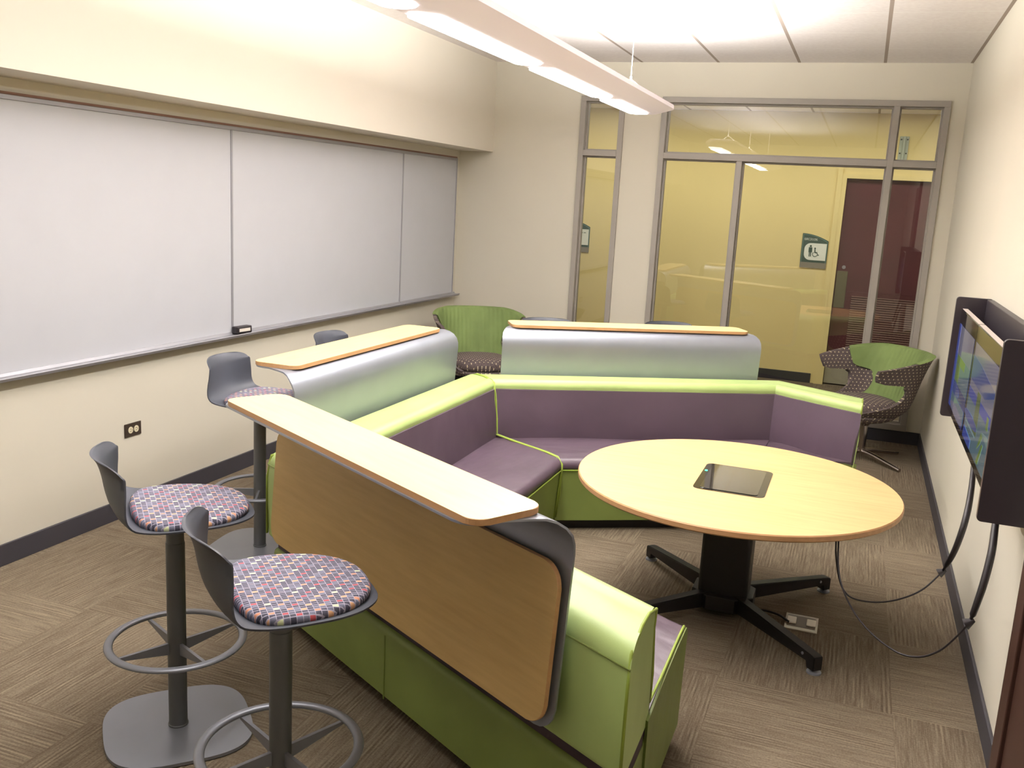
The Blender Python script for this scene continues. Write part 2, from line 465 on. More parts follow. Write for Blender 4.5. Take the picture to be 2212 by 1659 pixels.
# corridor door
d = structe('door_1', (0, YC, 0)); d['label'] = 'maroon restroom door with louvred lower half'
bm = bmesh.new(); box(bm, DX0, DX0 + .045, -.02, .10, 0, 2.13); box(bm, DX1 - .045, DX1, -.02, .10, 0, 2.13); box(bm, DX0 + .045, DX1 - .045, -.02, .10, 2.085, 2.13)
obj('door_frame', bm, M['wall_y'], d)
obj('door_leaf', B(DX0 + .047, DX1 - .047, .045, .085, .01, 2.08), M['maroon'], d)
obj('push_plate', B(-.805, -.70, .038, .0448, .80, 1.17, bev=.002), M['ss'], d)
bm = bmesh.new(); lathe(bm, [(.018, 0), (.018, .01)], 20); bmesh.ops.rotate(bm, verts=bm.verts, matrix=Matrix.Rotation(PI / 2, 3, 'X')); bmesh.ops.translate(bm, verts=bm.verts, vec=(-.745, .0448, 1.21))
obj('door_lock', bm, M['alu2'], d)
obj('kick_plate', B(DX0 + .05, DX1 - .05, .038, .0448, .012, .24, bev=.002), M['kick'], d)
bm = bmesh.new()
for q in ((-.68, .02, .93, .97), (-.68, .02, .26, .30), (-.68, -.64, .30, .93), (-.02, .02, .30, .93)): box(bm, q[0], q[1], .032, .0448, q[2], q[3])
obj('louver_frame', bm, M['maroon'], d)
bm = bmesh.new(); z = .312
while z < .92:
    vs = box(bm, -.638, -.022, .033, .0445, z, z + .011); z += .0225
o = obj('louver', bm, M['louver'], d)
struct('trim_2', B(DX0 - .045, DX0 + .001, YC - .025, YC, 0, 2.175), M['wall_y'])
# dark casing and door on the right wall near the camera
d2 = structe('door_2', (0, -4.735, 0)); d2['label'] = 'dark brown door and casing at lower right edge'
obj('door_frame', B(-.03, -.0005, -.11, 0, 0, 2.2, bev=.004), M['brown'], d2)
obj('door_leaf', B(-.018, -.0005, -1.05, -.11, .01, 2.12), M['brown'], d2)

# ------------------------------------------------------------------ signs and device on the corridor wall
def stroke_text(bm, text, x, z, h, y0, y1, mi, w=None, t=None):
    """tiny block lettering made of bars on a 5x7 dot grid, read along +x"""
    F = {'S': ('01110', '10001', '10000', '01110', '00001', '10001', '01110'), 'R': ('11110', '10001', '10001', '11110', '10100', '10010', '10001'),
         'C': ('01110', '10001', '10000', '10000', '10000', '10001', '01110'), '3': ('11110', '00001', '00001', '01110', '00001', '00001', '11110'),
         '1': ('00100', '01100', '00100', '00100', '00100', '00100', '01110'), '0': ('01110', '10001', '10001', '10001', '10001', '10001', '01110'),
         '6': ('01110', '10000', '10000', '11110', '10001', '10001', '01110')}
    p = h / 7
    for ch in text:
        g = F[ch]
        for r, row in enumerate(g):
            c = 0
            while c < 5:
                if row[c] == '1':
                    e = c
                    while e + 1 < 5 and row[e + 1] == '1': e += 1
                    box(bm, x + c * p, x + (e + 1) * p, y0, y1, z + h - (r + 1) * p, z + h - r * p, mi=mi); c = e + 1
                else: c += 1
        x += 6 * p
def disc(bm, cx, cz, r, y0, y1, mi, n=24):
    a = [bm.verts.new((cx + r * math.cos(2 * PI * i / n), y0, cz + r * math.sin(2 * PI * i / n))) for i in range(n)]
    b = [bm.verts.new((cx + r * math.cos(2 * PI * i / n), y1, cz + r * math.sin(2 * PI * i / n))) for i in range(n)]
    bm.faces.new(a).material_index = mi; bm.faces.new(b[::-1]).material_index = mi
    for i in range(n): bm.faces.new((a[i], a[(i + 1) % n], b[(i + 1) % n], b[i])).material_index = mi
def poly_y(bm, pts, y0, y1, mi=0):
    a = [bm.verts.new((x, y0, z)) for x, z in pts]; b = [bm.verts.new((x, y1, z)) for x, z in pts]; n = len(pts)
    bm.faces.new(a).material_index = mi; bm.faces.new(b[::-1]).material_index = mi
    for i in range(n): bm.faces.new((a[i], a[(i + 1) % n], b[(i + 1) % n], b[i])).material_index = mi
def arch_outline(w, h0, h1, inset=0):
    # left edge tall (h1), top curving down to the right edge (h0)
    pts = [(-w / 2 + inset, inset), (w / 2 - inset, inset)]
    for i in range(11):
        t = i / 10; x = w / 2 - inset - t * (w - 2 * inset); z = h0 + (h1 - h0) * (1 - (1 - t) ** 2) - inset
        pts.append((x, z))
    return pts
def sign(name, label, x, z, restroom):
    s = thing(name, label, 'sign', (x, YC, z))
    w, h0, h1 = .255, .232, .30
    obj('sign_plate', (lambda bm: (poly_y(bm, arch_outline(w, h0, h1), -.008, -.0005), bm)[1])(bmesh.new()), M['sign_g'], s)
    bm = bmesh.new()
    o = arch_outline(w, h0, h1, .008); i_ = arch_outline(w, h0, h1, .011)
    n = len(o)
    for k in range(n):
        a, b, c, d_ = o[k], o[(k + 1) % n], i_[(k + 1) % n], i_[k]
        bm.faces.new([bm.verts.new((q[0], -.0086, q[1])) for q in (a, b, c, d_)])
    obj('border_line', bm, M['sign_l'], s, norm=False)
    obj('footer_strip', B(-w / 2, w / 2, -.0095, -.0005, -.045, .012), M['sign_s'], s)
    r = .06; x0, x1, z0, z1 = -w / 2 + .03, w / 2 - .012, .035, .205
    pts = [(x1, z0), (x1, z1)]
    for k in range(9):
        a = PI / 2 + k / 8 * PI / 2; pts.append((x0 + r + r * math.cos(a), z1 - r + r * math.sin(a)))
    for k in range(9):
        a = PI + k / 8 * PI / 2; pts.append((x0 + r + r * math.cos(a), z0 + r + r * math.sin(a)))
    bm = bmesh.new(); poly_y(bm, pts[::-1], -.0105, -.008)
    obj('white_panel', bm, M['sign_w'], s)
    if restroom:
        bm = bmesh.new(); stroke_text(bm, 'SRC3106', -w / 2 + .02, .232, .022, -.0098, -.0075, 0)
        obj('room_number', bm, M['sign_w'], s)
        bm = bmesh.new(); y0, y1 = -.0125, -.0104
        cx = -.038; disc(bm, cx, .176, .0095, y0, y1, 0)
        box(bm, cx - .017, cx + .017, y0, y1, .112, .163, bev=0); box(bm, cx - .011, cx - .002, y0, y1, .07, .112); box(bm, cx + .002, cx + .011, y0, y1, .07, .112)
        obj('man_pictogram', bm, M['sign_g'], s)
        bm = bmesh.new(); cx = .008
        disc(bm, cx - .002, .155, .008, y0, y1, 0, 16)
        poly_y(bm, [(cx - .007, .146), (cx + .003, .146), (cx + .005, .118), (cx + .022, .118), (cx + .032, .092), (cx + .04, .094), (cx + .042, .086), (cx + .028, .084), (cx + .018, .108), (cx - .005, .108)][::-1], y0, y1)
        n = 22; ring = []
        for k in range(n + 1):
            a = math.radians(130 + 215 * k / n); ring.append((a,))
        prev = None
        for (a,) in ring:
            p1 = bm.verts.new((cx + .002 + .026 * math.cos(a), y0, .096 + .026 * math.sin(a))); p2 = bm.verts.new((cx + .002 + .020 * math.cos(a), y0, .096 + .020 * math.sin(a)))
            if prev: bm.faces.new((prev[0], p1, p2, prev[1]))
            prev = (p1, p2)
        obj('wheelchair_pictogram', bm, M['sign_g'], s)
    else:
        bm = bmesh.new(); box(bm, .06, .085, -.0125, -.0104, .165, .172); box(bm, .02, .05, -.0125, -.0104, .165, .172)
        obj('room_lettering', bm, M['sign_g'], s)
    return s
sign('restroom_sign', 'green and white restroom sign with man and wheelchair symbols on the yellow wall', -1.046, 1.225, True)
sign('room_sign', 'small green and white room sign seen through the narrow sidelight window', -3.541, 1.215, False)
k = thing('wall_bracket', 'pale grey metal bracket high on the yellow wall above the maroon door', 'bracket', (-.335, YC, 2.20))
obj('plate', B(-.042, .042, -.02, -.0005, 0, .30, bev=.003), M['closer'], k)
bm = bmesh.new(); box(bm, -.01, .01, -.045, -.0195, .02, .30, bev=.003)
obj('channel', bm, M['closer'], k)
for (a, b) in ((-.028, .27), (.028, .27), (-.028, .14), (.028, .14)):
    bm = bmesh.new(); disc(bm, a, b, .007, -.024, -.0198, 0, 12); obj('bolt', bm, M['black'], k)

# ------------------------------------------------------------------ whiteboard
wb = thing('whiteboard', 'long white three-panel whiteboard with aluminium frame on the left wall', 'whiteboard', (XL, 0, 0))
WT, WBm = 2.02, .865
ys = [-.095, -1.108, -3.217, -5.33]
for a, b in zip(ys, ys[1:]):
    obj('board_panel', B(.002, .018, b + .001, a - .001, WBm, WT - .012), M['board'], wb)
for y in ys:
    obj('panel_joint', B(.002, .024, y - .0075, y + .0075, WBm, WT - .012, bev=.002), M['alu2'], wb)
obj('top_rail', B(.002, .028, ys[-1], ys[0], WT - .012, WT + .008, bev=.002), M['alu2'], wb)
obj('cork_strip', B(.002, .022, ys[-1], ys[0], WT + .0085, WT + .020), M['cork'], wb)
bm = bmesh.new()
prof = [(.002, .865), (.024, .865), (.03, .852), (.066, .850), (.074, .856), (.078, .852), (.07, .838), (.03, .836), (.002, .842)]
def extr_y(bm, prof, y0, y1):
    a = [bm.verts.new((x, y0, z)) for x, z in prof]; b = [bm.verts.new((x, y1, z)) for x, z in prof]; n = len(prof)
    bm.faces.new(a); bm.faces.new(b[::-1])
    for i in range(n): bm.faces.new((a[i], a[(i + 1) % n], b[(i + 1) % n], b[i]))
extr_y(bm, prof, ys[-1], -1.110); obj('marker_tray', bm, M['alu2'], wb)
bm = bmesh.new(); extr_y(bm, prof, -1.106, -.05); obj('marker_tray', bm, M['alu2'], wb)
e = thing('board_eraser', 'black felt board eraser with white side lying on the marker tray', 'eraser', (XL + .052, -3.17, .8565), math.radians(84))
obj('felt_body', B(-.062, .062, -.022, .022, 0, .042, bev=.006), M['cable'], e)
obj('white_side', B(-.045, .045, -.0238, -.0218, .012, .030), M['white'], e)

# outlet
k = thing('wall_outlet', 'dark steel plate wall outlet with ivory sockets low on the left wall', 'outlet', (XL, -4.016, .449))
obj('cover_plate', B(.0005, .007, -.058, .058, -.035, .035, bev=.003), simple('outlet_plate', (78, 66, 58), .3, .6), k)
for s_ in (-.02, .02):
    bm = bmesh.new()
    v = [(math.cos(2 * PI * i / 20) * .0165, math.sin(2 * PI * i / 20) * .0175) for i in range(20)]
    a = [bm.verts.new((.0068, s_ + p, q)) for p, q in v]; b = [bm.verts.new((.0095, s_ + p, q)) for p, q in v]
    bm.faces.new(a); bm.faces.new(b[::-1])
    for i in range(20): bm.faces.new((a[i], a[(i + 1) % 20], b[(i + 1) % 20], b[i]))
    so = obj('socket', bm, M['ivory'], k)
    bm = bmesh.new()
    for dy, dz in ((0, .006), (0, -.006)): box(bm, .0094, .0101, s_ - .005 + dy, s_ + .003, dz - .0012, dz + .0012)
    box(bm, .0094, .0101, s_ + .007, s_ + .010, -.002, .002)
    obj('slots', bm, M['black'], so)

# ------------------------------------------------------------------ suspended luminaire
LX = -1.995
lum = thing('pendant_light', 'long white suspended linear light fixture with glowing diffusers under the ceiling', 'light', (LX, -1.45, 2.30))
L0, L1 = 0.02, -5.05
bm = bmesh.new()
prof = [(.145, .030), (.166, .036), (.168, .058), (.150, .066), (.10, .075), (-.09, .075), (-.13, .05), (-.135, .03), (-.11, .004), (.0, .0), (.04, .004)]
def ring(y, sx=1.0, sz=1.0):
    return [bm.verts.new((x * sx, y, .045 + (z - .045) * sz)) for x, z in prof]
rs = [ring(L0 + .09, .12, .3), ring(L0 + .05, .6, .75), ring(L0 - .02, .9, .95), ring(L0 - .12), ring(L1)]
for a, b in zip(rs, rs[1:]):
    for i in range(len(prof)): bm.faces.new((a[i], a[(i + 1) % len(prof)], b[(i + 1) % len(prof)], b[i]))
bm.faces.new(rs[0]); bm.faces.new(rs[-1][::-1])
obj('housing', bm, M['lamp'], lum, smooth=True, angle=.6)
y = -.08
for ln in (.82, 1.13, 1.13, 1.13):
    bm = bmesh.new(); pts = rrect(-.112, .012, y - ln, y, .058, 8)
    prism(bm, pts, -.004, .003)
    obj('diffuser', bm, M['lamp_em'], lum); y -= ln + .09
bm = bmesh.new(); box(bm, -.07, .08, L1 + .05, -.12, .0755, .079)
obj('uplight_lens', bm, M['lamp_up'], lum)
for yy in (-.60, -2.42, -4.6):
    bm = bmesh.new()
    tube(bm, [(0, yy, .15), (0, yy, H - 2.30)], .0022, 6)
    tube(bm, [(0, yy, .15), (.11, yy + .03, .07)], .0022, 6); tube(bm, [(0, yy, .15), (-.09, yy + .03, .07)], .0022, 6)
    tube(bm, [(0, yy, .15), (.11, yy - .10, .07)], .0022, 6)
    obj('hanging_cable', bm, M['white'], lum)
    bm = bmesh.new(); lathe(bm, [(.006, .14), (.006, .165)], 10, 0, yy); obj('gripper', bm, M['white'], lum)

# ------------------------------------------------------------------ media seating: regular hexagon layout
OX, OY = -.97, -3.77
K = math.tan(math.radians(30))
def hexroot(name, label, cat, ang, group=None):
    """local +x runs along the side, local -y points to the middle of the hexagon"""
    return thing(name, label, cat, (OX, OY, 0), math.radians(ang - 90), group)
# local frame: y = distance t from the centre, x = -s ;  s runs counter clockwise
def sweep(bm, prof, sl, sr, nseg=14, mi=0, cap=True, cut_l=None, cut_r=None, bulge=None):
    """closed profile of (t,z); ends follow s = sl(t), sr(t)"""
    n = len(prof); rings = []
    for k in range(nseg + 1):
        f = k / nseg; r = []
        for (t, z) in prof:
            a, b = sl(t), sr(t); s = a + (b - a) * f
            dt = bulge(f, t, z) if bulge else (0, 0)
            r.append(bm.verts.new((-s, t + dt[0], z + dt[1])))
        rings.append(r)
    for a, b in zip(rings, rings[1:]):
        for i in range(n): bm.faces.new((a[i], a[(i + 1) % n], b[(i + 1) % n], b[i])).material_index = mi
    if cap: bm.faces.new(rings[0]).material_index = mi; bm.faces.new(rings[-1][::-1]).material_index = mi

def arc(cx, cz, r, a0, a1, n=5):
    return [(cx + r * math.cos(math.radians(a0 + (a1 - a0) * i / n)), cz + r * math.sin(math.radians(a0 + (a1 - a0) * i / n))) for i in range(n + 1)]
P_PLINTH = [(1.02, .0), (1.60, .0), (1.60, .085), (1.02, .085)]
P_BASE = [(.975, .06), (1.665, .06)] + arc(1.645, .285, .022, 0, 80, 3) + [(1.40, .315), (1.0, .345)] + [(.948, .345), (.952, .33)]
P_SEAT = arc(.985, .365, .040, 200, 95, 7) + [(1.10, .409), (1.25, .404), (1.40, .392), (1.455, .385), (1.46, .33), (1.2, .325), (1.0, .33), (.96, .34)]
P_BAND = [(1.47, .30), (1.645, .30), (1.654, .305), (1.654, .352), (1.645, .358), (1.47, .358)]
P_FRONT = [(1.432, .375), (1.420, .378), (1.420, .43), (1.427, .52), (1.443, .60), (1.452, .662), (1.462, .666)]
P_BACK = [(1.434, .36)] + [(1.655, .352)] + arc(1.664, .372, .022, -60, 0, 3) + [(1.692, .50), (1.692, .60), (1.688, .650)] + arc(1.625, .650, .063, 8, 78, 6) + [(1.60, .7165), (1.55, .717)] + arc(1.497, .676, .040, 65, 178, 7) + [(1.464, .655), (1.445, .52), (1.436, .43)]
def seg_offset(k, off):
    return lambda t: k * t + off
def piping(parent, pts, r=.0045, mat='pipe'):
    bm = bmesh.new(); tube(bm, pts, r, 6); return obj('piping', bm, M[mat], parent, smooth=True)
def sag(f, t, z):
    return (0, .004 * math.sin(f * 9 + t * 4)) if z > .36 else (0, 0)
def soft(f, t, z):
    e = min(f, 1 - f); return ((.001 if t > 1.6 else -.004) * (1 - math.exp(-e * 14)) + .0008 * math.sin(f * 23), 0)
def flat(n=1): return None

def sofa_parts(root, spans):
    """spans: list of (ang, sl, sr) in the frame of the first; merged into one mesh per part"""
    a0 = spans[0][0]
    def build(name, prof, mat, nseg, bulge=None, gap=.004, smooth=True, inset=0.0):
        bm = bmesh.new()
        for idx, (ang, sl, sr) in enumerate(spans):
            b2 = bmesh.new()
            g0 = gap if idx == 0 else 0.0; g1 = gap if idx == len(spans) - 1 else 0.0
            # spans run from the high-s end (sl) to the low-s end (sr)
            sweep(b2, prof, lambda t: sl(t) - g0 - inset * (idx == 0), lambda t: sr(t) + g1 + inset * (idx == len(spans) - 1), nseg, bulge=bulge)
            if ang != a0:
                bmesh.ops.rotate(b2, verts=b2.verts, matrix=Matrix.Rotation(math.radians(ang - a0), 3, 'Z'))
            me = bpy.data.meshes.new('tmp'); b2.to_mesh(me); b2.free(); bm.from_mesh(me); bpy.data.meshes.remove(me)
        return obj(name, bm, mat, root, smooth=smooth, angle=.7)
    build('plinth', P_PLINTH, M['black'], 2, gap=.03, smooth=False)
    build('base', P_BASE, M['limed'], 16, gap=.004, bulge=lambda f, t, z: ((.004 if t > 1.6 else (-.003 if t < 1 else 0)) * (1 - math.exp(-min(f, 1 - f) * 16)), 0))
    build('seat_cushion', P_SEAT, M['purple'], 24, sag, gap=.005)
    build('purple_band', P_BAND, M['band'], 2, gap=.006)  # dark purple strip between the base and the backrest
    build('backrest_panel', P_FRONT, M['purple'], 20, None, gap=.006)
    build('backrest_shell', P_BACK, M['lime2'], 20, soft, gap=.004)
    return root
def end_panel(root, ang0, ang, cut, sgn):
    # upholstered green end following the seat profile, flush with the cut
    bm = bmesh.new()
    prof = [(.972, .062), (1.45, .062), (1.46, .38), (1.25, .4005), (1.10, .406)] + arc(.985, .363, .0405, 92, 200, 7) + [(.95, .33)]
    sweep(bm, prof, lambda t: cut(t) + .0055 * sgn, lambda t: cut(t) - .0045 * sgn, 1)
    if ang != ang0: bmesh.ops.rotate(bm, verts=bm.verts, matrix=Matrix.Rotation(math.radians(ang - ang0), 3, 'Z'))
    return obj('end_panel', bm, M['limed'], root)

# back shell: brighter top, darker leather on the vertical faces is only lighting; one hide
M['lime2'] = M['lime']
hx = lambda t: K * t
nhx = lambda t: -K * t
sofA = hexroot('sofa_section', 'lime green and purple sofa section nearest the camera, behind the wood-panelled counter', 'sofa', 240, 'modular lounge sofa sections')
sofa_parts(sofA, [(240, hx, nhx)])
end_panel(sofA, 240, 240, hx, -1)
sofB = hexroot('sofa_section', 'lime green and purple sofa section on the left, parallel to the whiteboard wall', 'sofa', 180, 'modular lounge sofa sections')
sofa_parts(sofB, [(180, hx, nhx)])
# far corner unit: full side plus half side cut square to the right wall
XE = -.480
def cutD(t):
    # back: local s of the plane x = XE; seat: cut back towards the corner
    if t < 1.452: return .262 + (1.452 - t) * .44
    return ((XE - OX) - t * math.cos(math.radians(60))) / (-math.sin(math.radians(60)))
sofC = hexroot('sofa_section', 'long lime green and purple corner sofa section ending near the right wall', 'sofa', 120, 'modular lounge sofa sections')
sofa_parts(sofC, [(120, hx, nhx), (60, hx, cutD)])
end_panel(sofC, 120, 60, cutD, 1)
def loc(root_ang, s, t, z, ang=None):
    """point of side `ang` in the local frame of side root_ang"""
    v = Vector((-s, t, z))
    if ang is not None: v = Matrix.Rotation(math.radians(ang - root_ang), 3, 'Z') @ v
    return v
# piping along joints, seat fronts and back tops
for root, ang in ((sofA, 240), (sofB, 180), (sofC, 120)):
    L = lambda s, t, z: loc(ang, s, t, z)
    for sgn in (1, -1):
        if ang == 120 and sgn == -1: continue
        k = sgn * K
        pts = [L(k * 1.69 - sgn * .006, 1.693, .37), L(k * 1.69 - sgn * .006, 1.693, .60), L(k * 1.675 - sgn * .006, 1.680, .685), L(k * 1.6 - sgn * .006, 1.60, .720), L(k * 1.53 - sgn * .006, 1.53, .718), L(k * 1.47 - sgn * .006, 1.462, .700), L(k * 1.45 - sgn * .006, 1.452, .64), L(k * 1.43 - sgn * .006, 1.428, .50), L(k * 1.42 - sgn * .006, 1.422, .41),
               L(k * 1.3 - sgn * .006, 1.3, .408), L(k * 1.05 - sgn * .006, 1.05, .412), L(k * .98 - sgn * .006, .98, .407), L(k * .95 - sgn * .006, .946, .375), L(k * .95 - sgn * .006, .945, .345), L(k * .955 - sgn * .006, .957, .2), L(k * .97 - sgn * .006, .972, .08)]
        piping(root, pts)
    piping(root, [L(K * .948, .946, .343), L(-K * .948, .946, .343)], .004)
    piping(root, [L(K * 1.68, 1.6895, .652), L(-K * 1.68, 1.6895, .652)], .003, 'limed')
pD = [loc(120, cutD(t) + .006, t, z, 60) for t, z in ((1.692, .36), (1.692, .60), (1.678, .685), (1.60, .719), (1.53, .717), (1.462, .700), (1.456, .66))]
piping(sofC, pD)
# vertical seam on the outside of the near section's base
bm = bmesh.new(); tube(bm, [loc(240, -.12, 1.671, .05), loc(240, -.12, 1.6715, .28)], .0025, 5); obj('base_seam', bm, M['limed'], sofA)
bm = bmesh.new(); tube(bm, [loc(120, -.05, 1.427, .42), loc(120, -.05, 1.452, .65)], .0022, 5); obj('back_seam', bm, M['purple'], sofC)
# drop glides under the plinths so the sections rest on the carpet

# ------------------------------------------------------------------ raised counters (bent aluminium sheet, laminate top, veneer panel)
def counter(ang, label, off=0.0, half=.80, lam=0.0):
    r = hexroot('raised_counter', label, 'counter', ang, 'raised counters behind the sofa')
    c = off
    # bent sheet: from bottom of the drop, up, round the bend, out along the top
    tb, tt, zb, zt = 1.736, 1.703, .395, .966
    prof = []
    R_ = .085
    prof.append((tb, zb)); prof.append((tb - .013, .58)); prof.append((tt, zt - R_))
    for i in range(1, 11):
        a = math.radians(180 - 90 * i / 10); prof.append((tt + R_ + R_ * math.cos(a), zt - R_ + R_ * math.sin(a)))
    for i in range(1, 6): prof.append((tt + R_ + (.184) * i / 5, zt))
    th = .006
    # distance along the profile for the plan taper and rounded corners
    dist = [0]
    for a, b in zip(prof, prof[1:]): dist.append(dist[-1] + math.hypot(a[0] - b[0], a[1] - b[1]))
    tot = dist[-1]; rc = .07
    steps = [0, .004, .012, .024, .042, .07] + [.07 + (tot - .14) * i / 26 for i in range(1, 26)] + [tot - .07, tot - .042, tot - .024, tot - .012, tot - .004, tot]
    def at(d_):
        for i in range(len(dist) - 1):
            if d_ <= dist[i + 1] + 1e-9:
                f = (d_ - dist[i]) / (dist[i + 1] - dist[i]); a, b = prof[i], prof[i + 1]
                return (a[0] + (b[0] - a[0]) * f, a[1] + (b[1] - a[1]) * f), Vector((b[0] - a[0], b[1] - a[1])).normalized()
        return prof[-1], Vector((1, 0))
    G, Hh = [], []
    for d_ in steps:
        p, tn = at(d_)
        w = half
        if d_ < rc: w = half - (rc - math.sqrt(max(0, rc * rc - (rc - d_) ** 2)))
        # top shelf narrows towards its free edge
        if d_ > tot - .26: w = half - .075 * min(1, (d_ - (tot - .26)) / .16)
        if d_ > tot - rc: q = d_ - (tot - rc); w -= rc - math.sqrt(max(0, rc * rc - q * q))
        nrm = Vector((-tn.y, tn.x))   # towards the sofa / up
        rowA, rowB = [], []
        for j in range(9):
            x = c + w * (-1 + 2 * j / 8)
            rowA.append((x, p[0], p[1])); rowB.append((x, p[0] + nrm.x * th, p[1] + nrm.y * th))
        G.append(rowA); Hh.append(rowB)
    bm = bmesh.new(); thick_grid(bm, G, Hh)
    obj('bent_sheet', bm, M['alu'], r, smooth=True, angle=.8)
    # laminate top, lighter face and darker edge
    bm = bmesh.new()
    pts = rrect(c - .735 - .004, c + .695 + lam * 1.2, 1.748, 1.968, .045, 8)
    prism(bm, pts, .9725, .9895, bev=.0015, seg=1)
    bm.faces.ensure_lookup_table()
    for f in bm.faces: f.material_index = 0 if abs(f.normal.z) > .7 and f.calc_area() > .01 else 1
    bmesh.ops.recalc_face_normals(bm, faces=bm.faces)
    for f in bm.faces:
        f.normal_update(); f.material_index = 0 if f.normal.z > .9 else 1
    obj('laminate_top', bm, [M['maple2'], M['maple_edge']], r, norm=False)
    # veneer modesty panel on the outer face of the drop
    bm = bmesh.new()
    pts = rrect(c - .785, c + .77, 0, .43, .06, 8)
    prism(bm, pts, 0, .014, bev=.0015, seg=1)
    for f in bm.faces: f.normal_update(); f.material_index = 0 if abs(f.normal.z) > .9 else 1
    # stand it up along the slanted drop: local x stays, local y -> up, local z -> outwards
    up = Vector((0, tt - tb, (zt - R_) - zb)).normalized(); out = Vector((0, up.z, -up.y))
    Mx = Matrix(((1, 0, 0), (0, up.y, out.y), (0, up.z, out.z)))
    bmesh.ops.transform(bm, matrix=Mx.to_4x4(), verts=bm.verts)
    bmesh.ops.translate(bm, verts=bm.verts, vec=Vector((0, tb, zb)) + up * .018 + out * .012)
    obj('veneer_panel', bm, [M['veneer'], M['maple_edge']], r)
    # brackets fixing the sheet to the sofa back
    for sx in (-.5, .5):
        obj('bracket', B(c + sx - .03, c + sx + .03, 1.695, 1.712, .50, .56), M['black'], r)
    return r
counter(240, 'wood-panelled raised counter nearest the camera, top glaring white', .03)
counter(180, 'raised counter with curved aluminium back on the left, in front of the whiteboard', .045, .82, .008)
counter(120, 'raised counter with curved aluminium back at the far side, before the glazed wall', .035, .803, .04)

# ------------------------------------------------------------------ round table
tb = thing('round_table', 'low round maple table with black four-leg pedestal in the middle of the sofas', 'table', (-.975, -3.775, 0))
bm = bmesh.new()
N = 96; R_ = .672
prof = [(R_ - .006, .565), (R_, .571), (R_, .588), (R_ - .004, .5925)]
rings = [[bm.verts.new((r * math.cos(2 * PI * i / N), r * math.sin(2 * PI * i / N), z)) for i in range(N)] for r, z in prof]
for a, b in zip(rings, rings[1:]):
    for i in range(N): bm.faces.new((a[i], a[(i + 1) % N], b[(i + 1) % N], b[i])).material_index = 1
bm.faces.new(rings[0][::-1]).material_index = 1; bm.faces.new(rings[-1]).material_index = 0
obj('tabletop', bm, [M['maple'], M['maple_edge']], tb)
bm = bmesh.new(); prism(bm, rrect(-.15, .14, -.215, .20, .03), .5915, .5945, bev=.001, seg=1)
hub = obj('power_hub', bm, M['gloss'], tb)
bm = bmesh.new(); prism(bm, rrect(-.122, .112, -.20, .185, .018), .5948, .5965, bev=.0008, seg=1)
obj('smoked_lid', bm, M['dglass'], hub)
bm = bmesh.new(); lathe(bm, [(.006, .5945), (.006, .5965)], 12, -.136, .07); obj('indicator_light', bm, M['led'], hub)
bm = bmesh.new(); prism(bm, rrect(-.105, .105, -.085, .085, .02), .085, .5645)
obj('pedestal', bm, M['black'], tb)
bm = bmesh.new(); prism(bm, [(-.13, -.06), (-.06, -.12), (.06, -.12), (.13, -.06), (.13, .06), (.06, .12), (-.06, .12), (-.13, .06)], .035, .10, bev=.004)
obj('base_hub', bm, M['black'], tb)
for a in (46, 134, 226, 314):
    bm = bmesh.new(); th = .022
    side = [(.10, .035), (.10, .105), (.585, .075), (.605, .07), (.605, .015), (.565, .015), (.565, .045)]
    va = [bm.verts.new((x, -th, z)) for x, z in side]; vb = [bm.verts.new((x, th, z)) for x, z in side]; n = len(side)
    bm.faces.new(va); bm.faces.new(vb[::-1])
    for i in range(n): bm.faces.new((va[i], va[(i + 1) % n], vb[(i + 1) % n], vb[i]))
    bmesh.ops.bevel(bm, geom=list(bm.edges), offset=.003, segments=2, affect='EDGES')
    Rm = Matrix.Rotation(math.radians(a), 3, 'Z'); bmesh.ops.rotate(bm, verts=bm.verts, matrix=Rm)
    lg = obj('leg', bm, M['black'], tb, smooth=True, angle=.5)
    bm = bmesh.new(); lathe(bm, [(.028, 0), (.028, .006), (.01, .009), (.01, .016)], 20, .587 * math.cos(math.radians(a)), .587 * math.sin(math.radians(a)))
    obj('glide', bm, M['steel'], lg)
    bm = bmesh.new(); lathe(bm, [(.006, 0), (.006, .003)], 10); bmesh.ops.rotate(bm, verts=bm.verts, matrix=Matrix.Rotation(PI / 2, 3, 'X')); bmesh.ops.translate(bm, verts=bm.verts, vec=(.54, -th, .062)); bmesh.ops.rotate(bm, verts=bm.verts, matrix=Rm)
    obj('bolt', bm, M['steel'], lg)

# floor power box and its cord
fb = thing('floor_power_box', 'clear lidded floor outlet box with two white sockets under the table', 'outlet box', (-.64, -3.77, 0))
obj('lid_frame', B(-.068, .068, -.080, .080, .0, .006, bev=.002), M['clear'], fb)
obj('recess', B(-.058, .058, -.052, .062, .0062, .0068), simple('box_recess', (96, 82, 66), .5), fb)
for s_ in (-.04, .04): obj('socket', B(s_ - .019, s_ + .019, -.03, .035, .0069, .014, bev=.003), M['white'], fb)
bm = bmesh.new(); tube(bm, [(-.69, -3.80, .012), (-.742, -3.745, .012), (-.82, -3.735, .012), (-.885, -3.80, .012), (-.93, -3.80, .012)], .005, 8, 6)
tag(obj('power_cord', bm, M['cable'], smooth=True), 'black power cord running on the carpet from floor box to table base', 'cord')

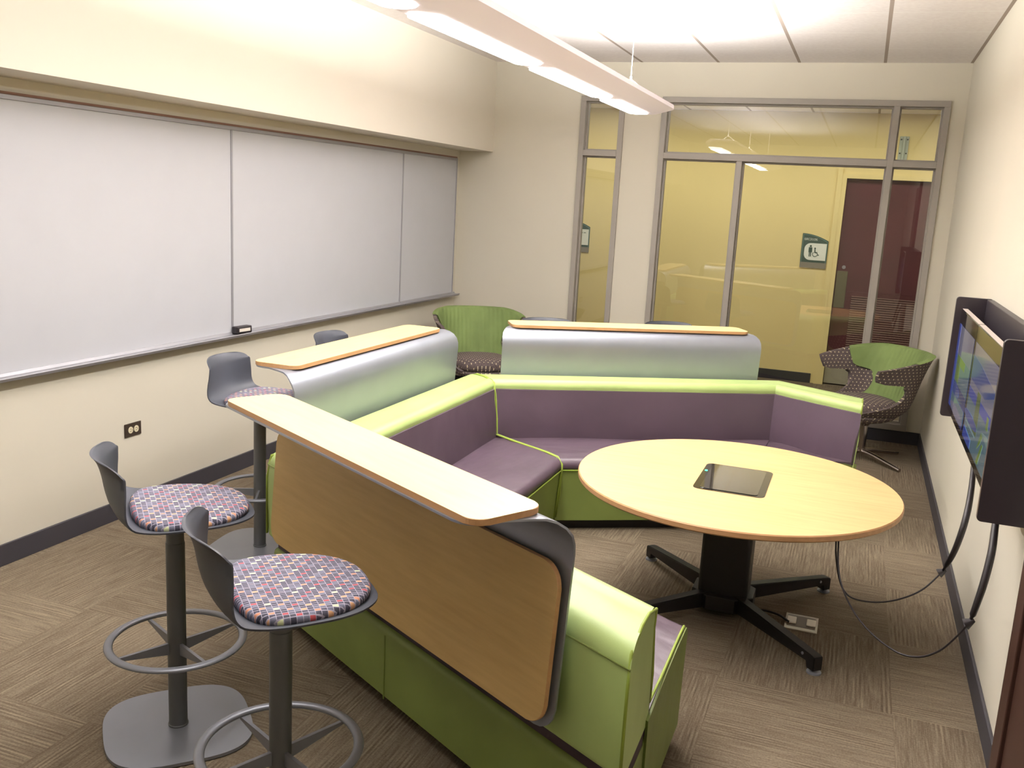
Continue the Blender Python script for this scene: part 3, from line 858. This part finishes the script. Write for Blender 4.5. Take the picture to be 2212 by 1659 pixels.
# ------------------------------------------------------------------ wall monitor unit
mu = thing('monitor_surround', 'charcoal wall surround with end wings holding the two screens on the right wall', 'monitor surround', (0, -3.805, 0))
YN, YR = -.805, .805
obj('back_panel', B(-.03, -.001, YN + .0102, YR - .0102, .85, 1.385, bev=.003), M['shroud'], mu)
for yy in (YN, YR):
    bm = bmesh.new()
    pts = rrect(-.155, -.001, .818 if yy < 0 else .83, 1.388, .014, 4)
    prism(bm, pts, -.010, .010, bev=.002)
    # stand up: (x,y,z)->(x, z, y)
    for v in bm.verts: v.co = Vector((v.co.x, v.co.z + yy, v.co.y))
    obj('wing', bm, M['shroud'], mu)
obj('bottom_shelf', B(-.10, -.001, YN + .011, YR - .011, .835, .8495), M['shroud'], mu)

def P_(name, rgb, s=.55):
    t = NT(name); c = lin(rgb); t.b.inputs['Base Color'].default_value = (0.01, 0.01, 0.012, 1)
    t.b.inputs['Emission Color'].default_value = c; t.b.inputs['Emission Strength'].default_value = s
    t.b.inputs['Roughness'].default_value = .08; t.b.inputs['Specular IOR Level'].default_value = .8
    t.b.inputs['Coat Weight'].default_value = .6; t.b.inputs['Coat Roughness'].default_value = .05
    return t.m
SM = [P_('screen_blue', (70, 96, 168)), P_('screen_teal', (104, 136, 150)), P_('screen_lime', (128, 160, 70)), P_('screen_navy', (48, 66, 130)), P_('screen_haze', (138, 140, 168)), P_('screen_pale', (150, 176, 168)), P_('screen_moss', (96, 122, 70)), P_('screen_deep', (60, 88, 190))]
def monitor(label, ya, yb, pieces):
    m = thing('monitor', label, 'screen', (0, 0, 0), 0, 'wall screens')
    x = -.128
    obj('case', B(x, -.100, ya, yb, .868, 1.335, bev=.003), M['gloss'], m)
    obj('top_edge', B(x + .003, -.104, ya + .01, yb - .01, 1.3352, 1.337), simple('monitor_top_silver', (196, 186, 180), .5), m)
    obj('mount', B(-.0998, -.0302, (ya + yb) / 2 - .15, (ya + yb) / 2 + .15, 1.0, 1.2), M['black'], m)
    z0, z1 = .900, 1.272; y0, y1 = ya + .030, yb - .030
    bm = bmesh.new(); xx = x - .0006
    def quad(pts, mi, d):
        f = bm.faces.new([bm.verts.new((xx - d * .00012, y1 + (y0 - y1) * u, z0 + (z1 - z0) * v)) for u, v in pts]); f.material_index = mi
    quad([(0, 0), (1, 0), (1, 1), (0, 1)], pieces[0], 0)
    for k_, (mi, pts) in enumerate(pieces[1:]): quad(pts, mi, k_ + 1)
    for f in bm.faces:
        f.normal_update()
        if f.normal.x > 0: f.normal_flip()
    obj('screen', bm, SM, m, norm=False)
    return m
def ell(cu, cv, ru, rv, n=18, skew=0): return [(cu + ru * math.cos(2 * PI * i / n) + skew * math.sin(2 * PI * i / n), cv + rv * math.sin(2 * PI * i / n)) for i in range(n)]
# u runs from the far end to the near end, v from bottom to top
monitor('far wall screen with blue and green picture beside the corner of the room', -3.695, -3.012, [3,
    (4, [(.0, .66), (1, .66), (1, 1), (.0, 1)]), (1, [(.12, .34), (1, .34), (1, .66), (.12, .66)]), (2, [(.2, .36), (.42, .36), (.42, .55), (.2, .55)]), (2, [(.2, .56), (.7, .56), (.7, .66), (.2, .66)]),
    (0, ell(.3, .26, .28, .07)), (1, [(.1, .05), (1, .05), (1, .2), (.1, .2)]), (4, ell(.55, .06, .45, .06)), (7, [(0, 0), (.12, 0), (.12, 1), (0, 1)])])
monitor('nearer wall screen with blue blot and lime stripes next to the near wing', -4.598, -3.698, [4,
    (1, [(0, 0), (1, 0), (1, .46), (0, .46)]), (7, [(0, .44), (1, .44), (1, .54), (0, .54)]), (0, [(0, .62), (.55, .61), (.72, .68), (.9, .76), (.6, .80), (.3, .85), (0, .86)]),
    (6, [(.3, .2), (.46, .2), (.44, .6), (.32, .6)]), (2, [(.52, .12), (.6, .2), (.66, .3), (.6, .32)]), (2, [(.7, .40), (.76, .40), (.76, .52), (.7, .52)]), (5, [(.62, .33), (1, .40), (1, .32), (.8, .28)]),
    (0, ell(.2, .26, .26, .05)), (2, [(.56, .02), (.62, .02), (.7, .24), (.66, .24)]), (5, [(.05, .185), (.42, .17), (.42, .18), (.05, .195)]), (7, [(.0, 0), (.3, 0), (.3, .09), (.0, .12)]), (7, [(.86, 0), (1, 0), (1, .2), (.9, .1)])])

# cables between the screens and the table
C1 = [(-.07, -3.69, .823), (-.09, -3.911, .726), (-.11, -4.033, .641), (-.13, -4.035, .52), (-.15, -3.952, .403)]
C1b = [(-.15, -3.952, .403), (-.212, -4.004, .34), (-.282, -4.038, .301), (-.363, -4.071, .281), (-.447, -4.105, .288), (-.493, -4.139, .324), (-.522, -4.172, .393), (-.541, -4.206, .484), (-.549, -4.24, .562)]
C2 = [(-.08, -4.502, .823), (-.085, -4.52, .79), (-.093, -4.585, .72), (-.105, -4.623, .639), (-.118, -4.64, .566), (-.13, -4.64, .495)]
C2b = [(-.13, -4.64, .495), (-.153, -4.613, .434), (-.193, -4.567, .35), (-.246, -4.52, .293), (-.307, -4.473, .272), (-.384, -4.427, .294), (-.45, -4.38, .337), (-.503, -4.333, .404), (-.529, -4.287, .471), (-.540, -4.245, .562)]
for A_, Bb, lab in ((C1, C1b, 'black cable drooping from the far screen to the table, tied at mid length'), (C2, C2b, 'black cable hanging from the near wing down to the table, longer loop')):
    t = thing('display_cable', lab, 'cable', A_[0], 0, 'cables from screens to table')
    o_ = Vector(A_[0])
    bm = bmesh.new(); tube(bm, [Vector(p) - o_ for p in A_], lambda f: .009 + .003 * math.sin(f * PI) - .004 * (f > .93), 8, 8); obj('sleeve', bm, M['cable'], t, smooth=True)
    bm = bmesh.new(); tube(bm, [Vector(p) - o_ for p in Bb], .0035, 6, 8); obj('cord', bm, M['cable'], t, smooth=True)
    p = Vector(A_[-1]) - o_
    bm = bmesh.new()
    bmesh.ops.create_cone(bm, cap_ends=True, segments=12, radius1=.019, radius2=.006, depth=.03, matrix=Matrix.Translation(p) @ Matrix.Rotation(.9, 4, 'Y'))
    obj('tie', bm, M['cable'], t, smooth=True, angle=.6)

# ------------------------------------------------------------------ bar stools
def make_stool():
    r = thing('bar_stool', '', 'stool', (0, 0, 0), 0, 'bar stools around the raised counters')
    bm = bmesh.new(); prism(bm, superell(.222, .222, 3.2, 72), .003, .0135, bev=.004, seg=2); obj('base_plate', bm, M['steel'], r, smooth=True, angle=.6)
    bm = bmesh.new(); prism(bm, superell(.212, .212, 3.2, 48), 0, .0032); obj('floor_pad', bm, M['black'], r)
    bm = bmesh.new(); lathe(bm, [(.031, .013), (.031, .018), (.0285, .02), (.0285, .628), (.0265, .63), (.0265, .668), (.034, .672), (.034, .70)], 32); obj('column', bm, M['column'], r, smooth=True, angle=.6)
    bm = bmesh.new(); torus(bm, .200, .0135, .305, .008); ring_ = obj('foot_ring', bm, M['steel'], r, smooth=True)
    for a in (20, 110, 200, 290):
        bm = bmesh.new()
        side = [(.027, .262), (.027, .300), (.195, .302), (.195, .294)]
        va = [bm.verts.new((x, -.005, z)) for x, z in side]; vb = [bm.verts.new((x, .005, z)) for x, z in side]; n = 4
        bm.faces.new(va); bm.faces.new(vb[::-1])
        for i in range(n): bm.faces.new((va[i], va[(i + 1) % n], vb[(i + 1) % n], vb[i]))
        bmesh.ops.rotate(bm, verts=bm.verts, matrix=Matrix.Rotation(math.radians(a), 3, 'Z'))
        obj('spoke', bm, M['steel'], ring_)
    # shell: centre line from the front lip to the top of the back, with half width
    # (x, z, half width, curl of the rim, inward bow)
    CL = [(.232, .722, .02), (.226, .724, .075), (.205, .726, .125), (.16, .727, .172), (.10, .7265, .202), (.03, .7255, .216), (-.04, .725, .218), (-.09, .728, .214), (-.130, .738, .214), (-.160, .757, .212), (-.178, .785, .208), (-.188, .82, .203), (-.194, .855, .194), (-.201, .885, .187), (-.209, .906, .177), (-.216, .918, .160), (-.221, .924, .132), (-.224, .926, .10)]
    CLs = catmull([Vector((a, b, c)) for a, b, c in CL], 3)
    n = len(CLs); NJ = 20; G, Hh = [], []
    for i, q in enumerate(CLs):
        d_ = CLs[min(i + 1, n - 1)] - CLs[max(i - 1, 0)]
        tx, tz = d_.x, d_.y; l = math.hypot(tx, tz); tx /= l; tz /= l
        nx, nz = -tz * -1, tx * -1        # normal towards the sitter
        nx, nz = tz, -tx
        if nz < 0 and tx < -.5: nx, nz = -nx, -nz
        if tx > -.5 and nx < 0: nx, nz = -nx, -nz
        f = i / (n - 1)
        if q.y > .87: g = min(1, (q.y - .87) / .03); nx, nz = nx * (1 - g) + g, nz * (1 - g); l = math.hypot(nx, nz); nx /= l; nz /= l
        rowA, rowB = [], []
        curl = .014 + .046 * max(0, min(1, (f - .48) / .28)) - .016 * max(0, (f - .8) / .2); ex = 2.6 - .6 * max(0, min(1, (f - .42) / .2))
        for j in range(NJ + 1):
            u = -1 + 2 * j / NJ; y = u * q.z; k = abs(u) ** ex * curl * (q.z / .2)
            if f < .3: k *= f / .3
            p = Vector((q.x + nx * k, y, q.y + nz * k)); rowA.append(p)
            e = .0075 * (1 - .35 * abs(u) ** 6)
            rowB.append(p - Vector((nx, 0, nz)) * e)
        G.append(rowA); Hh.append(rowB)
    bm = bmesh.new(); thick_grid(bm, G, Hh)
    obj('shell', bm, M['stool'], r, smooth=True, angle=1.0)
    bm = bmesh.new(); lathe(bm, [(.07, .70), (.09, .712), (.09, .7245)], 24); obj('seat_mount', bm, M['black'], r)
    # upholstered pad: rounded triangle outline
    out = []
    NP = 72
    for i in range(NP):
        a = 2 * PI * i / NP; c, s = math.cos(a), math.sin(a)
        x = (.212 if c > 0 else .132) * math.copysign(abs(c) ** (.86 if c > 0 else .62), c); y = .200 * math.copysign(abs(s) ** .80, s)
        y *= 1 - .10 * max(0, c) ; out.append((x + .006, y))
    bm = bmesh.new(); rings = []
    for sc, z in ((.965, .728), (.995, .734), (1.0, .742), (.985, .750), (.95, .7545), (.85, .757), (.6, .7585), (.3, .7585)):
        rings.append([bm.verts.new((x * sc, y * sc, z + (.006 * max(0, -x * sc / .15) ** 2))) for x, y in out])
    for a, b in zip(rings, rings[1:]):
        for i in range(NP): bm.faces.new((a[i], a[(i + 1) % NP], b[(i + 1) % NP], b[i]))
    bm.faces.new(rings[-1]); bm.faces.new(rings[0][::-1])
    obj('seat_pad', bm, M['fabric'], r, smooth=True)
    return r
proto = make_stool()
STOOLS = [(-1.835, -5.865, 46, 'bar stool nearest the camera, patterned seat overlapping the wood-panelled counter'),
          (-2.455, -5.516, 46, 'bar stool with patterned seat and full grey base plate, before the wall outlet'),
          (-3.135, -4.125, 9, 'dark grey bar stool half hidden behind the end of the near counter, below the eraser'),
          (-3.150, -3.21, 4, 'dark grey bar stool with only its backrest showing over the left counter'),
          (-2.46, -1.85, 300, 'dark grey bar stool behind the far counter, left one beside the green armchair'),
          (-1.71, -1.40, 300, 'dark grey bar stool behind the far counter, right one before the wide glazed partition')]
for i, (x, y, a, lab) in enumerate(STOOLS):
    s = proto if i == 0 else copy_tree(proto)
    s.location = (x, y, 0); s.rotation_euler = (0, 0, math.radians(a)); s['label'] = lab

# ------------------------------------------------------------------ green armchairs
def make_armchair():
    r = thing('armchair', '', 'armchair', (0, 0, 0), 0, 'green and dotted grey swivel armchairs')
    Z0, Z1 = .335, .80
    def xf(z):   # front limit of the side wall at nominal height z: C-shaped notch under the arm
        pts = [(.335, .22), (.37, .24), (.41, .13), (.45, .01), (.50, -.045), (.56, -.055), (.61, -.03), (.632, .03), (.648, .12), (.675, .175), (.73, .19), (.77, .195), (.80, .195)]
        for a, b in zip(pts, pts[1:]):
            if z <= b[0]: f = (z - a[0]) / (b[0] - a[0]); return a[1] + (b[1] - a[1]) * f
        return pts[-1][1]
    def lev(z):  # back reach and half width
        pts = [(.335, .17, .20), (.37, .225, .245), (.42, .255, .285), (.50, .275, .312), (.60, .30, .328), (.70, .335, .347), (.77, .36, .372), (.80, .375, .385)]
        for a, b in zip(pts, pts[1:]):
            if z <= b[0]: f = (z - a[0]) / (b[0] - a[0]); return a[1] + (b[1] - a[1]) * f, a[2] + (b[2] - a[2]) * f
        return pts[-1][1], pts[-1][2]
    def pt(z, f, off=0.0):
        """f 0 at the back centre to 1 at the arm front"""
        xb, w = lev(z); xb += off; w += off; x1 = xf(z)
        # quarter superellipse then straight
        n = 24; path = []
        for i in range(n + 1):
            a = i / n * PI / 2; path.append((-xb * math.cos(a) ** .8 + .0, w * math.sin(a) ** .8))
        L = x1
        if L < 0:
            while len(path) > 2 and path[-1][0] > L: path.pop()
            L = 0
        for i in range(1, 9 if x1 > 0 else 1):
            x = L * i / 8; path.append((x, w - (.085 * (x / .3) ** 2)))
        d = [0]
        for a, b in zip(path, path[1:]): d.append(d[-1] + math.hypot(a[0] - b[0], a[1] - b[1]))
        t = f * d[-1]
        for i in range(len(d) - 1):
            if t <= d[i + 1] + 1e-9:
                g = (t - d[i]) / max(1e-9, d[i + 1] - d[i]); p = (path[i][0] + (path[i + 1][0] - path[i][0]) * g, path[i][1] + (path[i + 1][1] - path[i][1]) * g); break
        # rim height falls from the back to the arm front
        s = max(0, min(1, (p[0] + .30) / .55)); top = .80 - .105 * s ** 1.1
        zz = Z0 + (z - Z0) * (top - Z0) / (Z1 - Z0) if z > .5 else z - (.5 - .5) 
        if z > .5: zz = .5 + (z - .5) * (top - .5) / .3
        return p[0], p[1], zz
    zs = [.335, .345, .36, .38, .40, .425, .45, .475, .50, .53, .56, .585, .605, .62, .63, .64, .65, .66, .675, .69, .71, .73, .75, .77, .785, .795, .80]
    NF = 26
    def shell_grid(off, f0=0.0, f1=1.0, zlist=zs):
        G = []
        for z in zlist:
            row = []
            for j in range(-NF, NF + 1):
                f = abs(j) / NF * f1; x, y, zz = pt(z, f, off); row.append(Vector((x, y if j > 0 else -y, zz)))
            G.append(row)
        return G
    bm = bmesh.new(); G = shell_grid(0.0); Hh = shell_grid(-.028)
    # keep the rim round: pull top ring together
    thick_grid(bm, G, Hh)
    uvmap(bm, uv_wrap); obj('shell', bm, M['dots'], r, smooth=True, angle=1.2)
    # green inner back covering the rim
    zg = [z for z in zs if z > .39]
    bm = bmesh.new()
    G = []; Hh = []
    for z in zg:
        ra, rb = [], []
        zq = min(z, .80)
        fm = .60 + .06 * max(0, (z - .6) / .2)
        for j in range(-NF, NF + 1):
            f = abs(j) / NF * fm; sg = 1 if j > 0 else -1
            x, y, zz = pt(zq, f, -.030); ra.append(Vector((x, y * sg, zz + .004 * (z > .79))))
            x, y, zz = pt(zq, f, -.043); rb.append(Vector((x, y * sg, zz)))
        G.append(ra); Hh.append(rb)
    # fold over the rim
    ra, rb = [], []
    for j in range(-NF, NF + 1):
        f = abs(j) / NF * .66; sg = 1 if j > 0 else -1
        x, y, zz = pt(.80, f, .004); ra.append(Vector((x, y * sg, zz + .001))); x, y, zz = pt(.80, f, -.02); rb.append(Vector((x, y * sg, zz + .012)))
    G.append(ra); Hh.append(rb)
    thick_grid(bm, G, Hh); obj('green_back', bm, M['green'], r, smooth=True, angle=1.2)
    # seat cushion
    bm = bmesh.new(); n = 48; rings = []
    for sc, z in ((.80, .352), (.93, .36), (1.0, .385), (1.0, .41), (.96, .438), (.86, .452), (.6, .462), (.3, .465)):
        ring = []
        for x, y in superell(.235, .232, 2.6, n): ring.append(bm.verts.new((x * sc + .045, y * sc, z)))
        rings.append(ring)
    for a, b in zip(rings, rings[1:]):
        for i in range(n): bm.faces.new((a[i], a[(i + 1) % n], b[(i + 1) % n], b[i]))
    bm.faces.new(rings[-1]); bm.faces.new(rings[0][::-1])
    uvmap(bm, lambda c: (c.y * (1 + (.46 - c.z)), c.x * (1 + (.46 - c.z)))); obj('seat_cushion', bm, M['dots'], r, smooth=True)
    # pan below the cushion
    bm = bmesh.new(); rings = []
    for sc, z in ((.35, .285), (.7, .298), (.9, .318), (1.0, .345), (.97, .356)):
        rings.append([bm.verts.new((x * sc + .045, y * sc, z)) for x, y in superell(.24, .225, 2.5, n)])
    for a, b in zip(rings, rings[1:]):
        for i in range(n): bm.faces.new((a[i], a[(i + 1) % n], b[(i + 1) % n], b[i]))
    bm.faces.new(rings[-1]); bm.faces.new(rings[0][::-1])
    uvmap(bm, lambda c: (c.y, c.x + c.z)); obj('seat_pan', bm, M['dots'], r, smooth=True)
    bm = bmesh.new(); lathe(bm, [(.032, .05), (.032, .25), (.05, .27), (.05, .286)], 24); obj('post', bm, M['chrome'], r, smooth=True, angle=.6)
    for a in (45, 135, 225, 315):
        bm = bmesh.new()
        P = [(0, 0, .062), (.12, 0, .055), (.25, 0, .035), (.372, 0, .016)]
        tube(bm, P, lambda f: .021 - .007 * f, 10, 5)
        for v in bm.verts: v.co.z = max(.001, v.co.z) if v.co.x > .3 else v.co.z
        bmesh.ops.rotate(bm, verts=bm.verts, matrix=Matrix.Rotation(math.radians(a), 3, 'Z')); obj('leg', bm, M['chrome'], r, smooth=True, angle=.8)
    return r
ch = make_armchair()
ch.location = (-3.40, -.78, 0); ch.rotation_euler = (0, 0, math.radians(301)); ch['label'] = 'green-backed armchair in the far left corner, below the end of the whiteboard'
c2 = copy_tree(ch)
c2.location = (-.43, -.67, 0); c2.rotation_euler = (0, 0, math.radians(217)); c2['label'] = 'green-backed armchair on the right, turned sideways beside the right wall and monitors'

for o in bpy.data.objects:
    if o.parent == c2 and o.name.startswith('leg'): o.rotation_euler = (0, 0, math.radians(-217 + 180))
# ------------------------------------------------------------------ lights
def area(name, loc, rot, sx, sy, power, col=(1, 1, 1)):
    l = bpy.data.lights.new(name, 'AREA'); l.shape = 'RECTANGLE'; l.size = sx; l.size_y = sy; l.energy = power; l.color = col
    o = bpy.data.objects.new(name, l); COL.objects.link(o); o.location = loc; o.rotation_euler = rot
    return o
warm = (1.0, .965, .88)
area('uplight', (LX, -3.95, 2.395), (PI, 0, 0), .16, 4.7, 370, (1, .98, .95))
area('downlight', (LX - .05, -3.95, 2.288), (0, 0, 0), .11, 4.6, 62, warm)
area('corridor_ceiling_light', (-1.6, 1.3, HC - .02), (0, 0, 0), 5.0, .6, 70, (1, .95, .86))

w = bpy.data.worlds.new('World'); SC.world = w; w.use_nodes = True
w.node_tree.nodes['Background'].inputs[0].default_value = (.9, .85, .8, 1); w.node_tree.nodes['Background'].inputs[1].default_value = .05

# ------------------------------------------------------------------ camera
cam = bpy.data.cameras.new('camera'); co = bpy.data.objects.new('camera', cam); COL.objects.link(co)
cam.sensor_fit = 'HORIZONTAL'; cam.sensor_width = 36; cam.lens = 2015.6033 / 2212 * 36
cam.clip_start = .05
rx, ry, rz = 1.3731, -.0537, .3595
Rm = Matrix.Rotation(rz, 3, 'Z') @ Matrix.Rotation(ry, 3, 'Y') @ Matrix.Rotation(rx, 3, 'X')
co.matrix_world = Matrix.Translation((-.5802, -7.7191, 1.7238)) @ Rm.to_4x4()
SC.camera = co
SC.view_settings.view_transform = 'Standard'
SC.view_settings.look = 'None'
SC.view_settings.exposure = -0.1
SC.cycles.max_bounces = 10
SC.cycles.diffuse_bounces = 5
SC.cycles.transparent_max_bounces = 12
SC.cycles.sample_clamp_indirect = 6
SC.cycles.use_denoising = True
